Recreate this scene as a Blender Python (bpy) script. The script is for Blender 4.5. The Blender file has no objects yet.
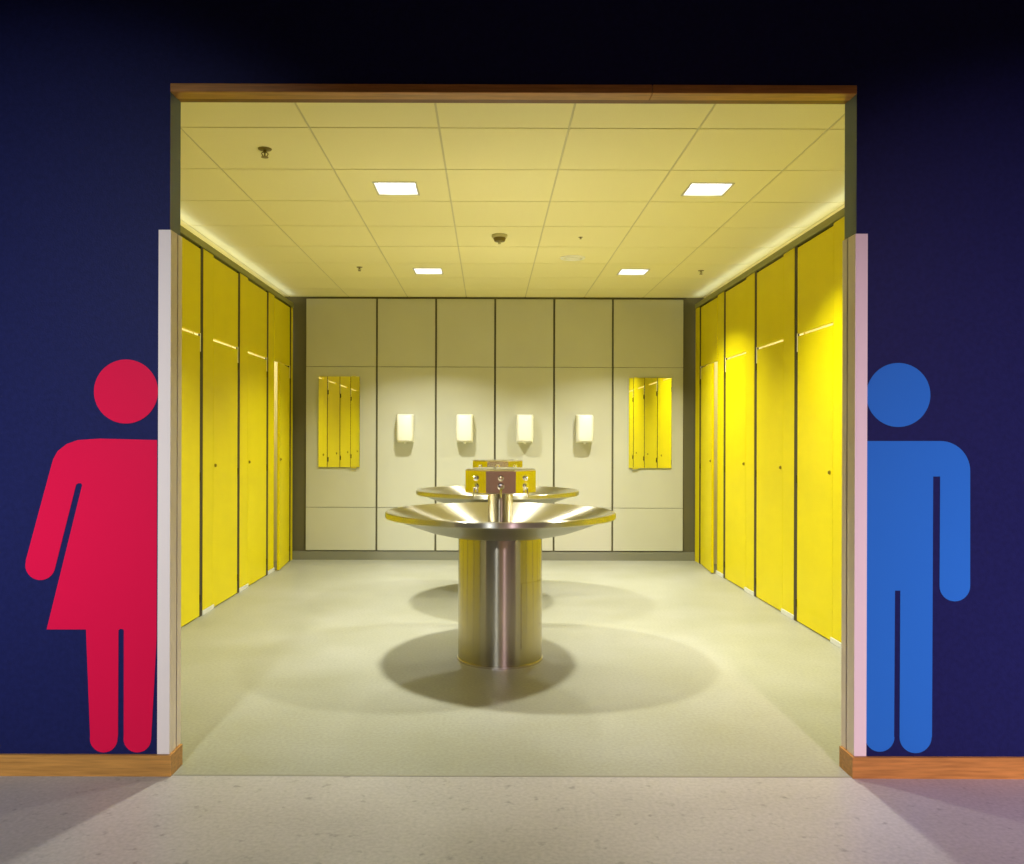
import bpy, bmesh, math
from mathutils import Vector, Matrix
PI = math.pi
R = math.radians
scene = bpy.context.scene
COL = scene.collection

# ------------------------------------------------------------------ materials
def mat(name, color, rough=0.5, metal=0.0, spec=0.5, noise=None, emit=None, aniso=None, bump=None, coat=0.0):
    m = bpy.data.materials.new(name)
    m.use_nodes = True
    nt = m.node_tree
    b = nt.nodes['Principled BSDF']
    b.inputs['Base Color'].default_value = (*color, 1)
    b.inputs['Roughness'].default_value = rough
    b.inputs['Metallic'].default_value = metal
    b.inputs['Specular IOR Level'].default_value = spec
    b.inputs['Coat Weight'].default_value = coat
    tc = nt.nodes.new('ShaderNodeTexCoord')
    if noise:
        sc, amt, detail, stretch = noise
        mp = nt.nodes.new('ShaderNodeMapping')
        mp.inputs['Scale'].default_value = stretch
        nt.links.new(tc.outputs['Object'], mp.inputs['Vector'])
        n = nt.nodes.new('ShaderNodeTexNoise')
        n.inputs['Scale'].default_value = sc
        n.inputs['Detail'].default_value = detail
        nt.links.new(mp.outputs['Vector'], n.inputs['Vector'])
        r = nt.nodes.new('ShaderNodeValToRGB')
        r.color_ramp.elements[0].position = 0.3
        r.color_ramp.elements[1].position = 0.7
        lo = tuple(max(0, c * (1 - amt)) for c in color)
        hi = tuple(min(1, c * (1 + amt)) for c in color)
        r.color_ramp.elements[0].color = (*lo, 1)
        r.color_ramp.elements[1].color = (*hi, 1)
        nt.links.new(n.outputs['Fac'], r.inputs['Fac'])
        nt.links.new(r.outputs['Color'], b.inputs['Base Color'])
    if bump:
        sc, st = bump
        n = nt.nodes.new('ShaderNodeTexNoise')
        n.inputs['Scale'].default_value = sc
        nt.links.new(tc.outputs['Object'], n.inputs['Vector'])
        bp = nt.nodes.new('ShaderNodeBump')
        bp.inputs['Strength'].default_value = st
        bp.inputs['Distance'].default_value = 0.002
        nt.links.new(n.outputs['Fac'], bp.inputs['Height'])
        nt.links.new(bp.outputs['Normal'], b.inputs['Normal'])
    if aniso:
        b.inputs['Anisotropic'].default_value = aniso[0]
        b.inputs['Anisotropic Rotation'].default_value = aniso[1]
        t = nt.nodes.new('ShaderNodeTangent')
        t.direction_type = 'RADIAL'
        t.axis = 'Z'
        nt.links.new(t.outputs['Tangent'], b.inputs['Tangent'])
    if emit:
        b.inputs['Emission Color'].default_value = (*emit[0], 1)
        b.inputs['Emission Strength'].default_value = emit[1]
    return m

def floor_mat(name, base, dark, speck):
    """mottled linoleum: large soft clouds, fine grain, small dark scuffs"""
    m = mat(name, base, rough=0.42, spec=0.4)
    nt = m.node_tree
    b = nt.nodes['Principled BSDF']
    tc = nt.nodes.new('ShaderNodeTexCoord')
    def noise(scale, detail):
        n = nt.nodes.new('ShaderNodeTexNoise')
        n.inputs['Scale'].default_value = scale
        n.inputs['Detail'].default_value = detail
        nt.links.new(tc.outputs['Object'], n.inputs['Vector'])
        return n
    def ramp(n, a, c, ca, cb):
        r = nt.nodes.new('ShaderNodeValToRGB')
        r.color_ramp.elements[0].position = a
        r.color_ramp.elements[1].position = c
        r.color_ramp.elements[0].color = (ca, ca, ca, 1)
        r.color_ramp.elements[1].color = (cb, cb, cb, 1)
        nt.links.new(n.outputs['Fac'], r.inputs['Fac'])
        return r
    big = ramp(noise(1.7, 3), 0.3, 0.7, 0, 1)
    fine = ramp(noise(70, 4), 0.3, 0.7, 0.88, 1.1)
    scuff = ramp(noise(22, 6), 0.62, 0.72, 1.0, speck)
    mx = nt.nodes.new('ShaderNodeMix'); mx.data_type = 'RGBA'
    mx.inputs['A'].default_value = (*dark, 1); mx.inputs['B'].default_value = (*base, 1)
    nt.links.new(big.outputs['Color'], mx.inputs['Factor'])
    m1 = nt.nodes.new('ShaderNodeMix'); m1.data_type = 'RGBA'; m1.blend_type = 'MULTIPLY'; m1.inputs['Factor'].default_value = 1
    nt.links.new(mx.outputs['Result'], m1.inputs['A']); nt.links.new(fine.outputs['Color'], m1.inputs['B'])
    m2 = nt.nodes.new('ShaderNodeMix'); m2.data_type = 'RGBA'; m2.blend_type = 'MULTIPLY'; m2.inputs['Factor'].default_value = 1
    nt.links.new(m1.outputs['Result'], m2.inputs['A']); nt.links.new(scuff.outputs['Color'], m2.inputs['B'])
    nt.links.new(m2.outputs['Result'], b.inputs['Base Color'])
    return m

ROT = 0.25
M = dict(
    joint=mat('floor_joint', (0.27, 0.26, 0.2), 0.6),
    jamb=mat('slate_paint', (0.12, 0.16, 0.20), 0.5, spec=0.3),
    yellow=mat('yellow_laminate', (0.72, 0.61, 0.001), 0.42, spec=0.12, noise=(3, 0.03, 2, (1, 1, 1))),
    post=mat('dark_post', (0.035, 0.024, 0.006), 0.6),
    plinth=mat('plinth_grey', (0.66, 0.66, 0.60), 0.5),
    hinge=mat('dark_hinge', (0.06, 0.05, 0.02), 0.4, metal=0.6),
    lock=mat('dull_metal', (0.32, 0.25, 0.05), 0.4, metal=0.7),
    rail=mat('olive_rail', (0.26, 0.25, 0.07), 0.45),
    inner=mat('cubicle_inner', (0.85, 0.80, 0.55), 0.6),
    panel=mat('cream_panel', (0.545, 0.545, 0.45), 0.42, spec=0.3, noise=(2.5, 0.02, 2, (1, 1, 1))),
    backdark=mat('olive_dark', (0.12, 0.11, 0.055), 0.6),
    skirt=mat('grey_skirting', (0.20, 0.20, 0.15), 0.5),
    ceiling=mat('ceiling_tile', (0.88, 0.82, 0.44), 0.62, spec=0.4, noise=(260, 0.04, 3, (1, 1, 1)), bump=(220, 0.15)),
    grid=mat('ceiling_grid', (0.64, 0.59, 0.32), 0.6),
    cove=mat('white_edge', (0.80, 0.80, 0.72), 0.6),
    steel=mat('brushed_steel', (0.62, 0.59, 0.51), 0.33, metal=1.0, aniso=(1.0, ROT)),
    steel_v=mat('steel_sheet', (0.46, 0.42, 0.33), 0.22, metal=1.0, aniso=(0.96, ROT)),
    steel_under=mat('steel_underside', (0.24, 0.225, 0.15), 0.3, metal=1.0),  # darkened metal: the dark reflection under the bowl is put into its colour
    steel_box=mat('steel_box', (0.70, 0.64, 0.56), 0.16, metal=1.0),
    chrome=mat('chrome', (0.85, 0.83, 0.80), 0.08, metal=1.0),
    black=mat('black_plastic', (0.03, 0.025, 0.02), 0.4),
    mirror=mat('mirror_glass', (0.93, 0.93, 0.86), 0.015, metal=1.0),
    white=mat('white_plastic', (0.93, 0.92, 0.84), 0.3),
    lampbox=mat('lamp_reflector', (0.85, 0.86, 0.86), 0.3, spec=0.5),
    diffuser=mat('lamp_diffuser', (0.9, 0.9, 0.9), 0.4, emit=((0.93, 0.95, 1.0), 3.0)),
    lamptrim=mat('lamp_trim', (0.55, 0.52, 0.36), 0.5),
    brass=mat('aged_brass', (0.22, 0.17, 0.04), 0.4, metal=0.5),
    detector=mat('detector_plastic', (0.58, 0.53, 0.26), 0.5),
    navy=mat('navy_paint', (0.010, 0.013, 0.080), 0.5, spec=0.12, noise=(60, 0.10, 3, (1, 1, 1)), bump=(160, 0.25)),
    pink=mat('crimson_film', (0.70, 0.006, 0.06), 0.42, spec=0.12),
    blue=mat('azure_film', (0.022, 0.17, 0.58), 0.42, spec=0.12),
    guard=mat('guard_offwhite', (0.82, 0.72, 0.68), 0.45),
    wood=mat('oak_wood', (0.48, 0.225, 0.05), 0.38, spec=0.4, noise=(5, 0.22, 6, (1.5, 12, 22))),
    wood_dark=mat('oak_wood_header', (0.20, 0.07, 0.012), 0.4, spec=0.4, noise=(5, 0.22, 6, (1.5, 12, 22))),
    floor=floor_mat('washroom_lino', (0.33, 0.332, 0.28), (0.285, 0.285, 0.212), 0.95),
    hfloor=floor_mat('hall_lino', (0.47, 0.445, 0.43), (0.39, 0.365, 0.35), 0.66),
    plaster=mat('hall_plaster', (0.52, 0.29, 0.20), 0.7),
    hceil=mat('hall_ceiling', (0.10, 0.10, 0.12), 0.8),
)

# ------------------------------------------------------------------ mesh helpers
def box(bm, x0, x1, y0, y1, z0, z1):
    if x0 > x1: x0, x1 = x1, x0
    if y0 > y1: y0, y1 = y1, y0
    vs = [bm.verts.new((x, y, z)) for z in (z0, z1) for y in (y0, y1) for x in (x0, x1)]
    for f in ((0, 2, 3, 1), (4, 5, 7, 6), (0, 1, 5, 4), (2, 6, 7, 3), (0, 4, 6, 2), (1, 3, 7, 5)):
        bm.faces.new([vs[i] for i in f])

def lathe(bm, prof, seg=96, c=(0, 0, 0), rot=0.0, closed=False):
    """revolve (r, z) profile round the vertical axis"""
    rings = []
    for r, z in prof:
        if r < 1e-6:
            rings.append([bm.verts.new((c[0], c[1], c[2] + z))])
        else:
            rings.append([bm.verts.new((c[0] + r * math.cos(rot + 2 * PI * k / seg), c[1] + r * math.sin(rot + 2 * PI * k / seg), c[2] + z)) for k in range(seg)])
    pairs = list(zip(rings, rings[1:])) + ([(rings[-1], rings[0])] if closed else [])
    for a, b in pairs:
        for k in range(seg):
            j = (k + 1) % seg
            if len(a) == 1 and len(b) == 1: continue
            if len(a) == 1: bm.faces.new((a[0], b[j], b[k]))
            elif len(b) == 1: bm.faces.new((a[k], a[j], b[0]))
            else: bm.faces.new((a[k], a[j], b[j], b[k]))

def tube(bm, pts, r, seg=12):
    """round bar through points"""
    pts = [Vector(p) for p in pts]
    rings = []
    for i, p in enumerate(pts):
        d = ((pts[min(i + 1, len(pts) - 1)] - pts[max(i - 1, 0)])).normalized()
        u = d.orthogonal().normalized() if i == 0 else (pu - pu.dot(d) * d).normalized()
        pu = u
        v = d.cross(u)
        rr = r[i] if isinstance(r, (list, tuple)) else r
        rings.append([bm.verts.new(p + rr * (math.cos(2 * PI * k / seg) * u + math.sin(2 * PI * k / seg) * v)) for k in range(seg)])
    for a, b in zip(rings, rings[1:]):
        for k in range(seg):
            j = (k + 1) % seg
            bm.faces.new((a[k], a[j], b[j], b[k]))
    bm.faces.new(rings[0][::-1]); bm.faces.new(rings[-1])

def extrude_poly(bm, pts, y0, y1):
    """polygon in x-z given depth along y"""
    a = [bm.verts.new((x, y0, z)) for x, z in pts]
    b = [bm.verts.new((x, y1, z)) for x, z in pts]
    bm.faces.new(a); bm.faces.new(b[::-1])
    n = len(pts)
    for i in range(n):
        j = (i + 1) % n
        bm.faces.new((a[j], a[i], b[i], b[j]))

def obj(name, bm, m, parent=None, bevel=0, smooth=False, loc=None, rotz=0):
    bmesh.ops.recalc_face_normals(bm, faces=bm.faces)
    me = bpy.data.meshes.new(name)
    bm.to_mesh(me); bm.free()
    o = bpy.data.objects.new(name, me)
    COL.objects.link(o)
    me.materials.append(M[m])
    if parent is not None: o.parent = parent
    if loc is not None: o.location = loc
    if rotz: o.rotation_euler[2] = rotz
    if bevel:
        md = o.modifiers.new('bevel', 'BEVEL')
        md.width = bevel; md.segments = 3; md.limit_method = 'ANGLE'; md.angle_limit = R(35)
    if smooth:
        for p in me.polygons: p.use_smooth = True
        try:
            me.set_sharp_from_angle(angle=R(32))
        except Exception:
            pass
    return o

def B(*boxes):
    bm = bmesh.new()
    for b in boxes: box(bm, *b)
    return bm

def thing(name, label, cat, loc=(0, 0, 0), rotz=0, group=None):
    o = bpy.data.objects.new(name, None)
    COL.objects.link(o)
    o.empty_display_size = 0.1
    o.location = loc; o.rotation_euler = (0, 0, rotz)
    o['label'] = label; o['category'] = cat
    if group: o['group'] = group
    return o

def tag(o, label, cat, group=None):
    o['label'] = label; o['category'] = cat
    if group: o['group'] = group
    return o

def struct(name, bm, m, bevel=0, smooth=False, label=None, parent=None):
    o = obj(name, bm, m, parent, bevel, smooth)
    if parent is None:
        o['kind'] = 'structure'
        if label: o['label'] = label
    return o

kids = {}
def children(o):
    return [c for c in COL.objects if c.parent == o]
def dup(root, loc, label, rotz=None):
    def cp(o, parent):
        c = o.copy(); COL.objects.link(c); c.parent = parent
        for ch in src[o]: cp(ch, c)
        return c
    src = {}
    def gather(o):
        src[o] = children(o)
        for ch in src[o]: gather(ch)
    gather(root)
    r = cp(root, None)
    r.location = loc
    if rotz is not None: r.rotation_euler = (0, 0, rotz)
    r['label'] = label
    return r

# ------------------------------------------------------------------ dimensions (metres; camera over the origin, looking along +Y)
F = 837.0
D0 = 3.07            # hall face of the entrance wall
D1 = 3.172           # washroom face of the entrance wall
YB = 8.5             # front plane of the back wall cladding
XL, XR = -1.99, 2.09 # cubicle fronts
OL, OR = -1.172, 1.345
ZC = 2.673           # washroom ceiling
ZH = 3.25            # hall ceiling
def wx(px, d=D0): return (px - 489) * d / F
def wz(py, d=D0): return 1.24 + (438 - py) * d / F

# ------------------------------------------------------------------ shell
struct('floor', B((-3.5, 3.6, D0, 8.62, -0.1, 0)), 'floor', label='pale beige linoleum washroom floor')
struct('floor_hall', B((-4, 4, -3.2, D0 - 0.004, -0.1, 0.0)), 'hfloor', label='grey mottled hall floor in front of the opening')
struct('trim_1', B((OL, OR, D0 - 0.006, D0 + 0.006, -0.02, 0.0012)), 'joint', label='thin floor joint across the opening')

bm = bmesh.new()
# entrance wall as one body with the opening
pts_out = [(-4, 0), (OL, 0), (OL, 2.537), (OR, 2.537), (OR, 0), (4, 0), (4, ZH), (-4, ZH)]
extrude_poly(bm, pts_out, D0, D1)
we = struct('wall_entrance', bm, 'navy', label='navy blue wall with the wide doorless opening')
we.data.materials.append(M['panel']); we.data.materials.append(M['jamb'])
for p in we.data.polygons:
    if p.normal.y > 0.9: p.material_index = 1
    elif abs(p.normal.x) > 0.9: p.material_index = 2
struct('wall_hall', B((-0.25, 4, -3.3, -3.2, 0, ZH)), 'plaster')
struct('wall_hall_dark', B((-4, -0.75, -3.3, -3.2, 0, ZH)), 'navy')
struct('wall_hall_pale', B((-0.75, -0.25, -3.3, -3.2, 0, ZH)), 'guard')
struct('wall_hall_left', B((-4.1, -4, -3.3, D1, 0, ZH)), 'navy')
struct('wall_hall_right', B((4, 4.1, -3.3, D1, 0, ZH)), 'plaster')
struct('ceiling_hall', B((-4.1, 4.1, -3.3, D1, ZH, ZH + 0.1)), 'hceil')
struct('wall_left', B((-3.5, -3.4, D1, 8.62, 0, ZC + 0.1)), 'inner')
struct('wall_right', B((3.5, 3.6, D1, 8.62, 0, ZC + 0.1)), 'inner')

# header lining: oak boards with a butt joint
bm = bmesh.new()
zf0, zf1 = 2.509, 2.537
for xa, xb in ((OL, wx(651)), (wx(651) + 0.002, OR)):
    box(bm, xa, xb, D0 - 0.004, D0 + 0.062, zf0 - 0.004, zf1)
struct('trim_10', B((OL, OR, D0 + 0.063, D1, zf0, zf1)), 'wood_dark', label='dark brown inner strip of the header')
struct('trim_2', bm, 'wood', bevel=0.003, label='oak header board lining the top of the opening')

# oak baseboards, wrapping into the opening
for nm, xa, xb, xj, s in (('baseboard_left', -4, OL, OL, 1), ('baseboard_right', OR, 4, OR, -1)):
    bm = bmesh.new()
    t = 0.014
    if s > 0:
        box(bm, xa, OL + t, D0 - t, D0, 0, 0.077); box(bm, OL, OL + t, D0, D1 + 0.0, 0, 0.077)
    else:
        box(bm, OR - t, xb, D0 - t, D0, 0, 0.077); box(bm, OR - t, OR, D0, D1 + 0.0, 0, 0.077)
    o = struct(nm, bm, 'wood', bevel=0.0, label='oak baseboard along the navy wall')

# corner guards (two angle strips on each side of the opening)
def guard(x, s, y_corner, leg_face, leg_jamb, front):
    bm = bmesh.new(); t = 0.005
    z0, z1 = 0.0785, (1.999 if s > 0 else 1.992)
    if front:
        box(bm, x - s * leg_face, x + s * t, y_corner - t, y_corner, z0, z1)
        box(bm, x, x + s * t, y_corner, y_corner + leg_jamb, z0, z1)
    else:
        box(bm, x, x + s * t, y_corner - leg_jamb, y_corner, z0, z1)
        box(bm, x - s * leg_face, x + s * t, y_corner, y_corner + t, z0, z1)
    return bm
for side, x, s, in (('left', OL, 1), ('right', OR, -1)):
    fig = 'red woman sign' if side == 'left' else 'blue man sign'
    tag(obj('corner_guard', guard(x, s, D0, 0.040, 0.058, True), 'guard'),
        'wide pinkish white corner guard on the hall corner beside the ' + fig, 'corner guard')
    tag(obj('corner_guard', guard(x, s, D1, 0.042, 0.034, False), 'guard'),
        'narrow inner corner guard on the washroom edge of the opening, %s jamb' % side, 'corner guard')

# ------------------------------------------------------------------ restroom figures on the navy wall
def arc(cx, cz, r, a0, a1, n=14):
    return [(cx + r * math.cos(R(a0 + (a1 - a0) * k / n)), cz + r * math.sin(R(a0 + (a1 - a0) * k / n))) for k in range(n + 1)]
def sc_pts(pts): return [(wx(a), wz(b - (a - 489) * 0.003)) for a, b in pts]
def parc(cx, cy, r, a0, a1, n=14, ry=None):   # arc in picture-like units of the drawing, y down
    ry = ry or r
    return [(cx + r * math.cos(R(a0 + (a1 - a0) * k / n)), cy - ry * math.sin(R(a0 + (a1 - a0) * k / n))) for k in range(n + 1)]
DT = 0.002
# woman
w = thing('woman_sign', 'large crimson woman pictogram on the navy wall left of the opening', 'restroom sign', (wx(110), D0, 0.08))
def figpart(name, pts, m, root):
    bm = bmesh.new()
    extrude_poly(bm, sc_pts(pts), D0 - DT, D0)
    o = obj(name, bm, m, root)
    o.matrix_parent_inverse = Matrix.Translation(-Vector(root.location))
    return o
figpart('head', [p for p in parc(126, 391.5, 32, 0, 360, 64)][:-1], 'pink', w)
body = []
body += [(157.3, 440), (100, 438.6)]
body += [(78, 440), (67, 444), (58, 451), (53.5, 459), (51, 468)]
body += [(26.5, 560)]
body += parc(41, 565, 15, 165, 340, 14)          # hand end
body += [(76.5, 484.5), (78.5, 483.2), (81.5, 483.2), (82.5, 485)]  # armpit slit
body += [(47.5, 629.3), (86.8, 629.3)]
body += [(91.2, 735)]
body += parc(104.8, 738.5, 13.8, 180, 360, 14)
body += [(119, 735), (119.2, 630), (120.8, 628.8), (123.2, 628.8), (124.6, 630)]
body += [(124.8, 735)]
body += parc(138.4, 738.5, 13.8, 180, 360, 14)
body += [(157.3, 640)]
figpart('body', body, 'pink', w)
# man
mn = thing('man_sign', 'large azure blue man pictogram on the navy wall right of the opening', 'restroom sign', (wx(918), D0, 0.08))
figpart('head', [p for p in parc(898, 395, 32, 0, 360, 64)][:-1], 'blue', mn)
body = [(866.5, 441), (940, 441)]
body += parc(940, 471, 30, 90, 0, 14)[1:]
body += [(970.3, 586)]
body += parc(955, 586, 15.3, 0, -180, 16)
body += [(940, 476.5), (933, 476.5), (932.6, 737)]
body += parc(916.2, 737, 16, 0, -180, 16)
body += [(900.5, 590.5), (895.2, 590.5), (894.7, 737)]
body += parc(880.5, 737, 14.6, 0, -180, 16)[:-1]
body += [(866.5, 734)]
figpart('body', body, 'blue', mn)

# ------------------------------------------------------------------ back wall
wb = struct('wall_back', B((-3.5, 3.6, 8.52, 8.62, 0, ZC + 0.1)), 'backdark', label='back wall clad in cream panels')
gx = [305, 376.6, 435.7, 494.9, 553.9, 612.6, 684]
gX = [(x - 489) * YB / F for x in gx]
rows = [(0.097, 0.529), (0.534, 1.958), (1.963, 2.650)]
for i in range(6):
    for (z0, z1) in rows:
        g = 0.010
        obj('cladding_panel', B((gX[i] + g, gX[i + 1] - g, YB, 8.52, z0, z1)), 'panel', wb, bevel=0.0015)
struct('baseboard_back', B((XL, XR, 8.49, 8.52, 0, 0.085)), 'skirt')

# mirrors
def mirror(x0, x1, z0, z1, bx, label):
    t = thing('wall_mirror', label, 'mirror', ((x0 + x1) / 2, YB, z0))
    w_ = (x1 - x0) / 2; h = z1 - z0
    obj('mirror_glass', B((-w_, w_, -0.016, -0.010, 0, h)), 'mirror', t)
    obj('backing', B((-w_ + 0.01, w_ - 0.01, -0.010, 0, 0.01, h - 0.01)), 'backdark', t)
    obj('clip', B((bx - 0.03, bx + 0.03, -0.024, 0, -0.014, 0.006)), 'chrome', t, bevel=0.002)
    obj('clip', B((bx - 0.02, bx + 0.02, -0.022, 0, h - 0.004, h + 0.008)), 'chrome', t, bevel=0.002)
X = lambda px: (px - 489) * YB / F
Z = lambda py: 1.24 + (438 - py) * YB / F
mirror(X(318.8), X(360), Z(467.5), Z(377), 0.15, 'tall frameless wall mirror at left end of the back wall, reflecting yellow doors')
mirror(X(628.5), X(671), Z(467.5), Z(377.5), -0.15, 'tall frameless wall mirror at right end of the back wall, reflecting yellow doors')

# soap / towel dispensers
def dispenser_proto(loc, label):
    t = thing('soap_dispenser', label, 'dispenser', loc, group='white dispensers on the back wall')
    # cover: rounded front, slightly tapered downwards
    bm = bmesh.new()
    n = 14
    rings = []
    for z, kw, kd in ((0.012, 0.93, 0.80), (0.02, 0.97, 0.88), (0.06, 1, 0.96), (0.16, 1, 1), (0.255, 1, 0.97), (0.272, 0.98, 0.90), (0.278, 0.93, 0.82)):
        pts = []
        for k in range(n + 1):
            a = PI * k / n
            cx, cy = math.cos(a), math.sin(a)
            px = 0.086 * kw * math.copysign(abs(cx) ** 0.35, cx)
            py = -0.012 - 0.138 * kd * abs(cy) ** 0.45
            pts.append(bm.verts.new((px, py, z)))
        rings.append(pts)
    for a, b in zip(rings, rings[1:]):
        for k in range(n): bm.faces.new((a[k], a[k + 1], b[k + 1], b[k]))
        bm.faces.new((a[-1], a[0], b[0], b[-1]))
    bm.faces.new(rings[0]); bm.faces.new(rings[-1])
    obj('cover', bm, 'white', t, smooth=True)
    obj('back_plate', B((-0.084, 0.084, -0.012, 0, 0.0, 0.284)), 'white', t, bevel=0.003)
    bm = bmesh.new()
    lathe(bm, [(0, -0.014), (0.010, -0.014), (0.014, 0), (0.018, 0.013), (0, 0.013)], 20, (0, -0.055, 0))
    obj('nozzle', bm, 'white', t, smooth=True)
    return t
dl = ['white wall dispenser leftmost of four, between left mirror and washbasins',
      'white wall dispenser second from left of four, on the panel left of centre',
      'white wall dispenser third from left of four, on the panel right of centre',
      'white wall dispenser rightmost of four, nearest the right mirror']
zd = Z(442.5)
dx = [X(405.8), X(464.8), X(524.6), X(584)]
d0 = dispenser_proto((dx[0], YB, zd), dl[0])
for k in range(1, 4): dup(d0, (dx[k], YB, zd), dl[k])

# ------------------------------------------------------------------ washroom ceiling: mineral tiles in a grid
TX0, TY0, TP = -0.235, 3.27, 0.6
lamps = [(-0.535, 4.81), (1.250, 4.81), (-0.525, 7.19), (1.235, 7.20)]
LH = 0.118
bm = bmesh.new()
g = 0.005
for i in range(-6, 7):
    for j in range(-1, 10):
        x0, x1 = TX0 + i * TP + g, TX0 + (i + 1) * TP - g
        y0, y1 = TY0 + j * TP + g, TY0 + (j + 1) * TP - g
        x0 = max(x0, -3.4); x1 = min(x1, 3.5); y0 = max(y0, D1); y1 = min(y1, 8.52)
        if x1 - x0 < 0.02 or y1 - y0 < 0.02: continue
        hit = [l for l in lamps if x0 < l[0] < x1 and y0 < l[1] < y1]
        if hit:
            lx, ly = hit[0]
            box(bm, x0, lx - LH, y0, y1, ZC, ZC + 0.02); box(bm, lx + LH, x1, y0, y1, ZC, ZC + 0.02)
            box(bm, lx - LH, lx + LH, y0, ly - LH, ZC, ZC + 0.02); box(bm, lx - LH, lx + LH, ly + LH, y1, ZC, ZC + 0.02)
        else:
            box(bm, x0, x1, y0, y1, ZC, ZC + 0.02)
struct('ceiling', bm, 'ceiling', label='suspended ceiling of square pale tiles')
bm = bmesh.new()
i = 0
for i in range(-5, 7):
    x = TX0 + i * TP
    box(bm, x - 0.012, x + 0.012, D1, 8.52, ZC + 0.003, ZC + 0.03)
for j in range(0, 10):
    y = TY0 + j * TP
    if y > 8.5: continue
    box(bm, -3.4, 3.5, y - 0.012, y + 0.012, ZC + 0.0035, ZC + 0.03)
struct('trim_3', bm, 'grid', label='ceiling grid bars')
struct('ceiling_slab', B((-3.5, 3.6, D1, 8.62, ZC + 0.12, ZC + 0.2)), 'hceil')

def ceiling_lamp(loc, label):
    t = thing('ceiling_light', label, 'ceiling light', loc, group='square recessed ceiling lights')
    bm = bmesh.new()
    h = LH; T = 0.004; H = 0.075
    box(bm, -h, h, -h, -h + T, 0.0, H); box(bm, -h, h, h - T, h, 0.0, H)
    box(bm, -h, -h + T, -h + T, h - T, 0.0, H); box(bm, h - T, h, -h + T, h - T, 0.0, H)
    obj('housing', bm, 'lampbox', t)
    bm = bmesh.new(); q = LH + 0.006; e = 0.004
    box(bm, -q, q, -q, -h + T, -e, -0.0005); box(bm, -q, q, h - T, q, -e, -0.0005)
    box(bm, -q, -h + T, -h + T, h - T, -e, -0.0005); box(bm, h - T, q, -h + T, h - T, -e, -0.0005)
    obj('frame', bm, 'lamptrim', t)
    obj('diffuser', B((-h + T, h - T, -h + T, h - T, 0.045, 0.050)), 'diffuser', t)
    return t
ll = ['square ceiling light in the front row, left one', 'square ceiling light in the front row, right one',
      'square ceiling light in the back row, left one', 'square ceiling light in the back row, right one']
l0 = ceiling_lamp((*lamps[0], ZC), ll[0])
for k in range(1, 4): dup(l0, (*lamps[k], ZC), ll[k])

def area(name, loc, size, power, color, rot=(0, 0, 0), spread=180, size_y=None, shape=None):
    L = bpy.data.lights.new(name, 'AREA')
    L.energy = power; L.color = color; L.spread = R(spread)
    L.shape = shape or ('RECTANGLE' if size_y else 'SQUARE')
    L.size = size
    if size_y: L.size_y = size_y
    o = bpy.data.objects.new(name, L); COL.objects.link(o)
    o.location = loc; o.rotation_euler = rot
    return o
LC = (1.0, 0.985, 0.85)
for (x, y) in lamps:
    area('lamp_light', (x, y, ZC + 0.034), 0.13, 43, LC, spread=116)

# sprinklers, detector, vent
def sprinkler(loc, label, rz=0):
    t = thing('sprinkler', label, 'sprinkler', loc, rz, group='ceiling sprinklers')
    bm = bmesh.new(); lathe(bm, [(0, 0), (0.036, 0), (0.034, -0.005), (0.015, -0.010), (0, -0.010)], 28)
    obj('escutcheon', bm, 'brass', t, smooth=True)
    bm = bmesh.new()
    lathe(bm, [(0, -0.01), (0.009, -0.01), (0.009, -0.026), (0.004, -0.03), (0.004, -0.052), (0, -0.052)], 16)
    tube(bm, [(-0.009, 0, -0.022), (-0.017, 0, -0.034), (-0.010, 0, -0.050), (0, 0, -0.056)], 0.0028, 8)
    tube(bm, [(0.009, 0, -0.022), (0.017, 0, -0.034), (0.010, 0, -0.050), (0, 0, -0.056)], 0.0028, 8)
    obj('head', bm, 'brass', t, smooth=True)
    bm = bmesh.new(); lathe(bm, [(0, -0.056), (0.018, -0.056), (0.019, -0.059), (0, -0.059)], 20)
    obj('deflector', bm, 'brass', t)
    return t
def cpos(px, py, off=0.0):
    d = F * (ZC - 1.24 - off) / (438 - py)
    return ((px - 489) * d / F, d, ZC)
s0 = sprinkler(cpos(264, 149.5), 'small dark sprinkler head near the front left corner of the ceiling', R(20))
s1 = dup(s0, cpos(359, 267.5), 'small dark sprinkler head on the back left part of the ceiling')
s2 = dup(s0, cpos(700.5, 270), 'small dark sprinkler head on the back right ceiling, near the right cubicles')
st = dup(s0, cpos(580, 237), 'tiny sprinkler head on the ceiling right of the smoke detector')
st.scale = (0.45, 0.45, 0.2)
s1.scale = s2.scale = (0.7, 0.7, 0.55)
s0.scale = (0.95, 0.95, 0.72)
t = thing('smoke_detector', 'round smoke detector hanging at the middle of the ceiling', 'smoke detector', cpos(499, 235))
bm = bmesh.new(); lathe(bm, [(0, 0), (0.056, 0), (0.056, -0.012), (0.050, -0.020), (0, -0.020)], 40); obj('base', bm, 'detector', t, smooth=True)
bm = bmesh.new(); lathe(bm, [(0, -0.020), (0.042, -0.020), (0.044, -0.026), (0.036, -0.045), (0.016, -0.050), (0, -0.050)], 40); obj('sensing_chamber', bm, 'brass', t, smooth=True)
bm = bmesh.new(); lathe(bm, [(0, -0.050), (0.012, -0.050), (0.010, -0.064), (0, -0.066)], 20); obj('indicator', bm, 'detector', t, smooth=True)
t = thing('ceiling_vent', 'faint round white vent disc in the ceiling, right of centre', 'vent', cpos(572, 257.5))
bm = bmesh.new(); lathe(bm, [(0.070, 0), (0.100, 0), (0.098, -0.006), (0.078, -0.010), (0.070, -0.006)], 48, closed=True); obj('ring', bm, 'white', t, smooth=True)
bm = bmesh.new(); lathe(bm, [(0, -0.001), (0.060, -0.001), (0.056, -0.012), (0, -0.014)], 48); obj('disc', bm, 'white', t, smooth=True)

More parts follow.
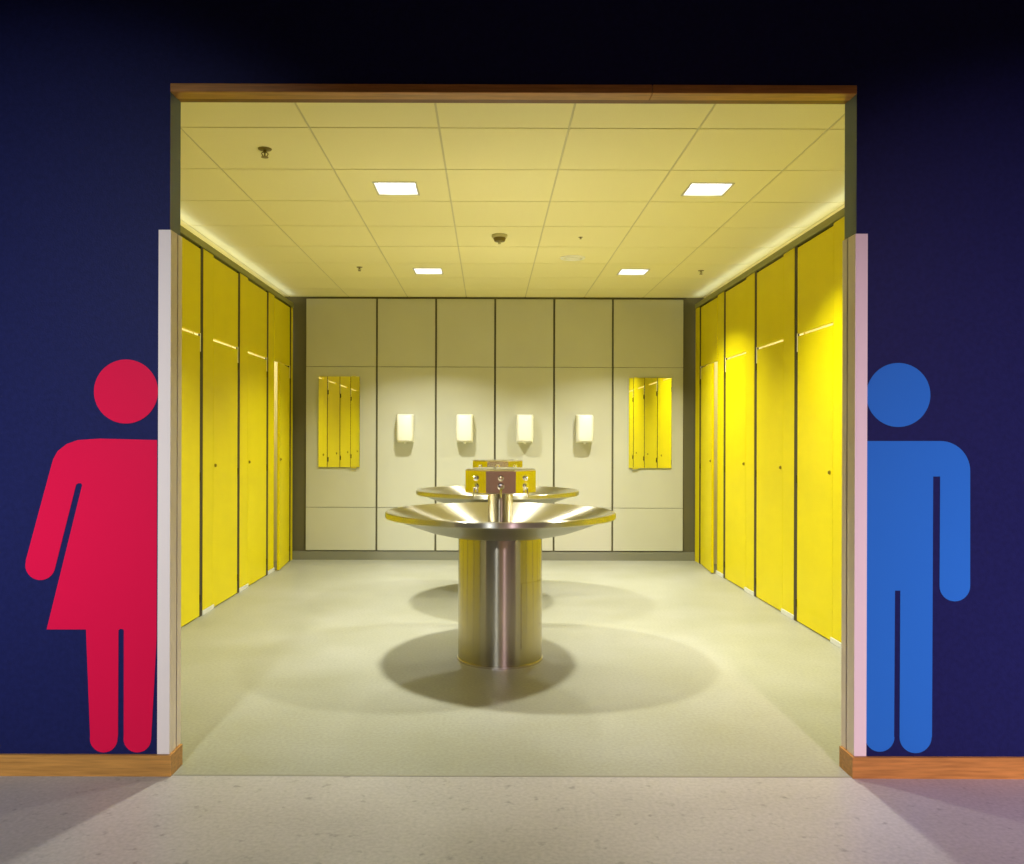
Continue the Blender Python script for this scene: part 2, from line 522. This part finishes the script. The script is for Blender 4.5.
# ------------------------------------------------------------------ cubicles
PITCH = 0.862
def cubicle_proto(s, loc, label, ajar=0.0):
    """s=+1: row on the left (room at +x), s=-1: row on the right. origin: front plane, near edge, floor"""
    t = thing('toilet_cubicle', label, 'toilet cubicle', loc, group='yellow cubicles on the %s side' % ('left' if s > 0 else 'right'))
    T = 0.022
    obj('fixed_panel', B((-s * T, 0, 0.026, 0.224 if ajar else 0.2375, 0.034, 2.552)), 'yellow', t, bevel=0.0008)
    obj('post', B((-s * 0.017, -s * 0.002, -0.028, 0.025, 0.0, 2.553)), 'post', t)
    obj('plinth', B((-s * 0.030, s * 0.004, 0.020, 0.262, 0.0, 0.032)), 'plinth', t, bevel=0.002)
    obj('over_panel', B((-s * T, 0, 0.2385, 0.826, 1.953, 2.536)), 'yellow', t, bevel=0.0008)
    obj('partition', B((-s * 1.40, -s * 0.061, -0.014, 0.014, 0.12, 2.10)), 'inner', t)
    obj('gap_light_strip', B((-s * 0.002, s * 0.001, 0.8235, 0.8335, 1.83, 1.957)), 'white', t)['label'] = 'pale strip imitating light in the hinge gap'  # white strip added in place of light leaking through the hinge gap
    # door, origin at its hinge axis
    d = obj('door', B((-s * T, 0, -0.5855, -0.004, 0.009, 1.934)), 'yellow', t, bevel=0.0008, loc=(0, 0.826, 0))
    if ajar: d.rotation_euler[2] = ajar
    for z in (0.13, 0.97, 1.80):
        bm = bmesh.new()
        lathe(bm, [(0, 0), (0.006, 0), (0.006, 0.056), (0, 0.056)], 16, (s * 0.003, 0.0, z - 0.028))
        box(bm, -s * 0.001, s * 0.0015, 0.0, 0.006, z - 0.024, z + 0.024)
        obj('hinge', bm, 'hinge', d)
    bm = bmesh.new()
    # lock: round rose with thumb piece
    n = 20
    def disc(xa, xb, cy, cz, ry, rz):
        a = [bm.verts.new((xa, cy + ry * math.cos(2 * PI * k / n), cz + rz * math.sin(2 * PI * k / n))) for k in range(n)]
        b = [bm.verts.new((xb, cy + ry * math.cos(2 * PI * k / n), cz + rz * math.sin(2 * PI * k / n))) for k in range(n)]
        bm.faces.new(a); bm.faces.new(b)
        for k in range(n): bm.faces.new((a[k], a[(k + 1) % n], b[(k + 1) % n], b[k]))
    disc(0, s * 0.007, -0.550, 1.035, 0.007, 0.013)
    disc(s * 0.007, s * 0.014, -0.550, 1.035, 0.004, 0.009)
    obj('lock', bm, 'lock', d)
    return t
YL = [5.80 + PITCH * k for k in (-3, -2, -1, 0, 1, 2)]
YR = [5.712 + PITCH * k for k in (-2, -1, 0, 1, 2)]
lab_l = ['yellow cubicle at the front end of the left row, just inside the opening',
         'second yellow cubicle of the left row, hidden behind the left jamb',
         'yellow cubicle nearest the opening in sight on the left, cut off by the jamb',
         'yellow cubicle in the left row, first shown whole, after the cut off one',
         'yellow cubicle in the left row, just before the one with the door ajar',
         'farthest yellow cubicle of the left row, its door slightly ajar']
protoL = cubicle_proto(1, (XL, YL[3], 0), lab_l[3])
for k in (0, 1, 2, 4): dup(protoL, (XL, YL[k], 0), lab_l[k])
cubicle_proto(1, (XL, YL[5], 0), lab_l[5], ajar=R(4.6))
lab_r = ['yellow cubicle at the front end of the right row, behind the right jamb',
         'yellow cubicle nearest the opening in sight on the right, brightest door',
         'yellow cubicle in the right row, second from the opening in sight',
         'yellow cubicle in the right row, just before the one with the door ajar',
         'farthest yellow cubicle of the right row, its door slightly ajar']
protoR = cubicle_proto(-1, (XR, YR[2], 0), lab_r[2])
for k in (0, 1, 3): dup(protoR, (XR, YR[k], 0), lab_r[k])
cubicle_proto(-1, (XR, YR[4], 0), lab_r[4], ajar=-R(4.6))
# end strips between last cubicle and back wall, and front fillers
for s, x, yl, nm in ((1, XL, YL, 'trim_4'), (-1, XR, YR, 'trim_5')):
    ye = yl[-1] + PITCH
    struct(nm, B((x - s * 0.03, x - s * 0.002, ye + 0.027, 8.49, 0, 2.552)), 'yellow')
    struct('trim_%d' % (11 if s > 0 else 12), B((x - s * 0.017, x - s * 0.002, ye - 0.028, ye + 0.025, 0, 2.55)), 'post')
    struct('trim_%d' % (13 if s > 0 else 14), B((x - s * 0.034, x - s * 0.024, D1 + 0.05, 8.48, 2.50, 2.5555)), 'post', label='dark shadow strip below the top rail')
    struct('partition_%s' % ('left' if s > 0 else 'right'), B((x - s * 1.40, x - s * 0.065, ye - 0.014, ye + 0.014, 0.0, 2.10)), 'inner')
    struct('trim_%d' % (6 if s > 0 else 7), B((x - s * 0.04, x + s * 0.006, D1, 8.49, 2.556, 2.602)), 'rail', bevel=0.003, label='olive top rail over the cubicles')
    if yl[0] > D1 + 0.05:
        struct('trim_%d' % (8 if s > 0 else 9), B((x - s * 0.022, x, D1, yl[0] - 0.03, 0, 2.552)), 'yellow')

# row lighting inside the cubicles and the strip above the rails
for s, x in ((1, XL), (-1, XR)):
    area('cubicle_row_light', (x - s * 0.75, 5.85, ZC - 0.02), 0.10, 60, (1.0, 0.97, 0.82), size_y=5.2)
    area('rail_strip_light', (x - s * 0.012, 5.84, 2.606), 0.018, 1.1, (0.70, 0.84, 1.0), rot=(0, PI, 0), size_y=5.2)

# ------------------------------------------------------------------ washfountains
def fountain(loc, label):
    t = thing('washfountain', label, 'washbasin', loc, group='round steel washfountains')
    bm = bmesh.new()
    lathe(bm, [(0.232, 0.0), (0.236, 0.004), (0.236, 0.70)], 96)
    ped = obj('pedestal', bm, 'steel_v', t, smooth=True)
    # access panel let into the pedestal, right of front
    bm = bmesh.new()
    a0, a1 = -62, -18
    n = 14
    for (r0, r1, za, zb, aa, ab) in ((0.2365, 0.2385, 0.10, 0.455, a0, a1),):
        va = [[bm.verts.new((r * math.cos(R(aa + (ab - aa) * k / n)), r * math.sin(R(aa + (ab - aa) * k / n)), z)) for k in range(n + 1)] for r, z in ((r0, za), (r1, za), (r1, zb), (r0, zb))]
        for q in range(4):
            A, Bq = va[q], va[(q + 1) % 4]
            for k in range(n): bm.faces.new((A[k], A[k + 1], Bq[k + 1], Bq[k]))
        bm.faces.new([v[0] for v in va]); bm.faces.new([v[-1] for v in va])
    obj('access_panel', bm, 'steel_v', ped, smooth=True)
    bm = bmesh.new(); lathe(bm, [(0.236, 0.0), (0.241, 0.0), (0.241, 0.012), (0.236, 0.014)], 96)
    obj('foot_ring', bm, 'steel_box', ped, smooth=True)
    # bowl: underside, lip, inside
    under = [(0.20, 0.690), (0.26, 0.692), (0.32, 0.700), (0.40, 0.719), (0.48, 0.746), (0.56, 0.776), (0.615, 0.793), (0.636, 0.796)]
    prof = [(0.634, 0.7975), (0.641, 0.7965), (0.645, 0.801), (0.645, 0.824), (0.641, 0.829), (0.632, 0.829), (0.622, 0.825)] + [(q, 0.704 + q * q / 3.25) for q in (0.60, 0.56, 0.52, 0.48, 0.44, 0.40, 0.36, 0.32, 0.28, 0.24, 0.20, 0.16, 0.12, 0.08, 0.055)]
    bm = bmesh.new(); lathe(bm, prof, 160)
    bw = obj('bowl', bm, 'steel', t, smooth=True)
    bm = bmesh.new(); lathe(bm, under, 160)
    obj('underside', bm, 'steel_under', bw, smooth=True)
    bm = bmesh.new(); lathe(bm, [(0.105, 0.703), (0.098, 0.714), (0.075, 0.717), (0.071, 0.722), (0.071, 0.938)], 64)
    obj('column', bm, 'steel_v', t, smooth=True)
    # octagonal spray head, one flat face towards the hall
    ap = 0.195; rr = ap / math.cos(PI / 8)
    bm = bmesh.new()
    lathe(bm, [(0, 0.937), (rr - 0.004, 0.937), (rr, 0.941), (rr, 1.060), (rr - 0.006, 1.067), (rr - 0.055, 1.071), (rr - 0.07, 1.071), (0, 1.071)], 8, rot=PI / 8)
    hd = obj('spray_head', bm, 'steel_box', t)
    for k in (1, 2, 3, 5, 6, 7):
        a = k * PI / 4
        rot = Matrix.Rotation(a, 4, 'Z')
        # push button above
        bm = bmesh.new()
        lathe(bm, [(0.016, 0), (0.016, 0.004), (0.011, 0.006), (0.011, 0.014), (0.008, 0.018), (0, 0.019)], 24)
        bm.transform(rot @ Matrix.Translation((ap, 0, 1.022)) @ Matrix.Rotation(PI / 2, 4, 'Y'))
        obj('button', bm, 'chrome', hd, smooth=True)
        # spray nozzle below with a bent outlet
        bm = bmesh.new()
        lathe(bm, [(0.019, 0), (0.019, 0.005), (0.014, 0.007), (0.013, 0.012), (0, 0.016)], 24)
        bm.transform(rot @ Matrix.Translation((ap, 0, 0.978)) @ Matrix.Rotation(PI / 2, 4, 'Y'))
        b2 = bmesh.new()
        tube(b2, [(ap + 0.006, 0, 0.968), (ap + 0.013, 0, 0.955), (ap + 0.014, 0, 0.935), (ap + 0.014, 0, 0.918)], [0.006, 0.006, 0.005, 0.004], 12)
        b2.transform(rot)
        tmp = bpy.data.meshes.new('tmp'); b2.to_mesh(tmp); b2.free(); bm.from_mesh(tmp); bpy.data.meshes.remove(tmp)
        obj('nozzle', bm, 'chrome', hd, smooth=True)
    return t
w0 = fountain((0.065, 4.72, 0), 'round stainless steel washfountain on a column, the near one')
dup(w0, (0.068, 6.64, 0), 'round stainless steel washfountain standing behind the near one, largely hidden')

# ------------------------------------------------------------------ hall light
def aimed(name, loc, target, size, power, color, spread):
    o = area(name, loc, size, power, color, spread=spread)
    o.rotation_euler = (Vector(target) - Vector(loc)).to_track_quat('-Z', 'Y').to_euler()
aimed('hall_light_left', (-1.2, -2.2, ZH - 0.08), (-1.85, D0, 0.85), 0.25, 21.5, (0.90, 0.95, 1.0), 42)
aimed('hall_light_right', (1.4, -2.2, ZH - 0.08), (2.3, D0, 0.35), 0.25, 30, (1.0, 0.74, 0.95), 46)
area('hall_fill_back', (1.2, -1.6, ZH - 0.08), 0.4, 50, (1.0, 0.88, 0.72), rot=(R(-40), 0, 0), spread=120)  # unseen lamp added to brighten the back wall that the steel reflects

W = bpy.data.worlds.new('World'); scene.world = W
W.use_nodes = True
W.node_tree.nodes['Background'].inputs['Color'].default_value = (0.05, 0.045, 0.05, 1)
W.node_tree.nodes['Background'].inputs['Strength'].default_value = 0.3

# ------------------------------------------------------------------ camera
cam = bpy.data.cameras.new('Camera')
co = bpy.data.objects.new('Camera', cam); COL.objects.link(co)
cam.sensor_width = 36; cam.sensor_fit = 'HORIZONTAL'
cam.lens = F / 1024 * 36
cam.shift_x = 23 / 1024
cam.shift_y = 6 / 1024
cam.clip_start = 0.05
co.matrix_world = Matrix.Translation((0, 0, 1.24)) @ Matrix.Rotation(R(90), 4, 'X') @ Matrix.Rotation(R(0.17), 4, 'Z')
scene.camera = co

vs = scene.view_settings
vs.view_transform = 'Standard'; vs.look = 'None'; vs.gamma = 1; vs.use_curve_mapping = False
vs.exposure = 0.0
scene.cycles.max_bounces = 10
scene.cycles.diffuse_bounces = 6
scene.cycles.glossy_bounces = 6
scene.cycles.use_denoising = True
scene.cycles.blur_glossy = 0.4
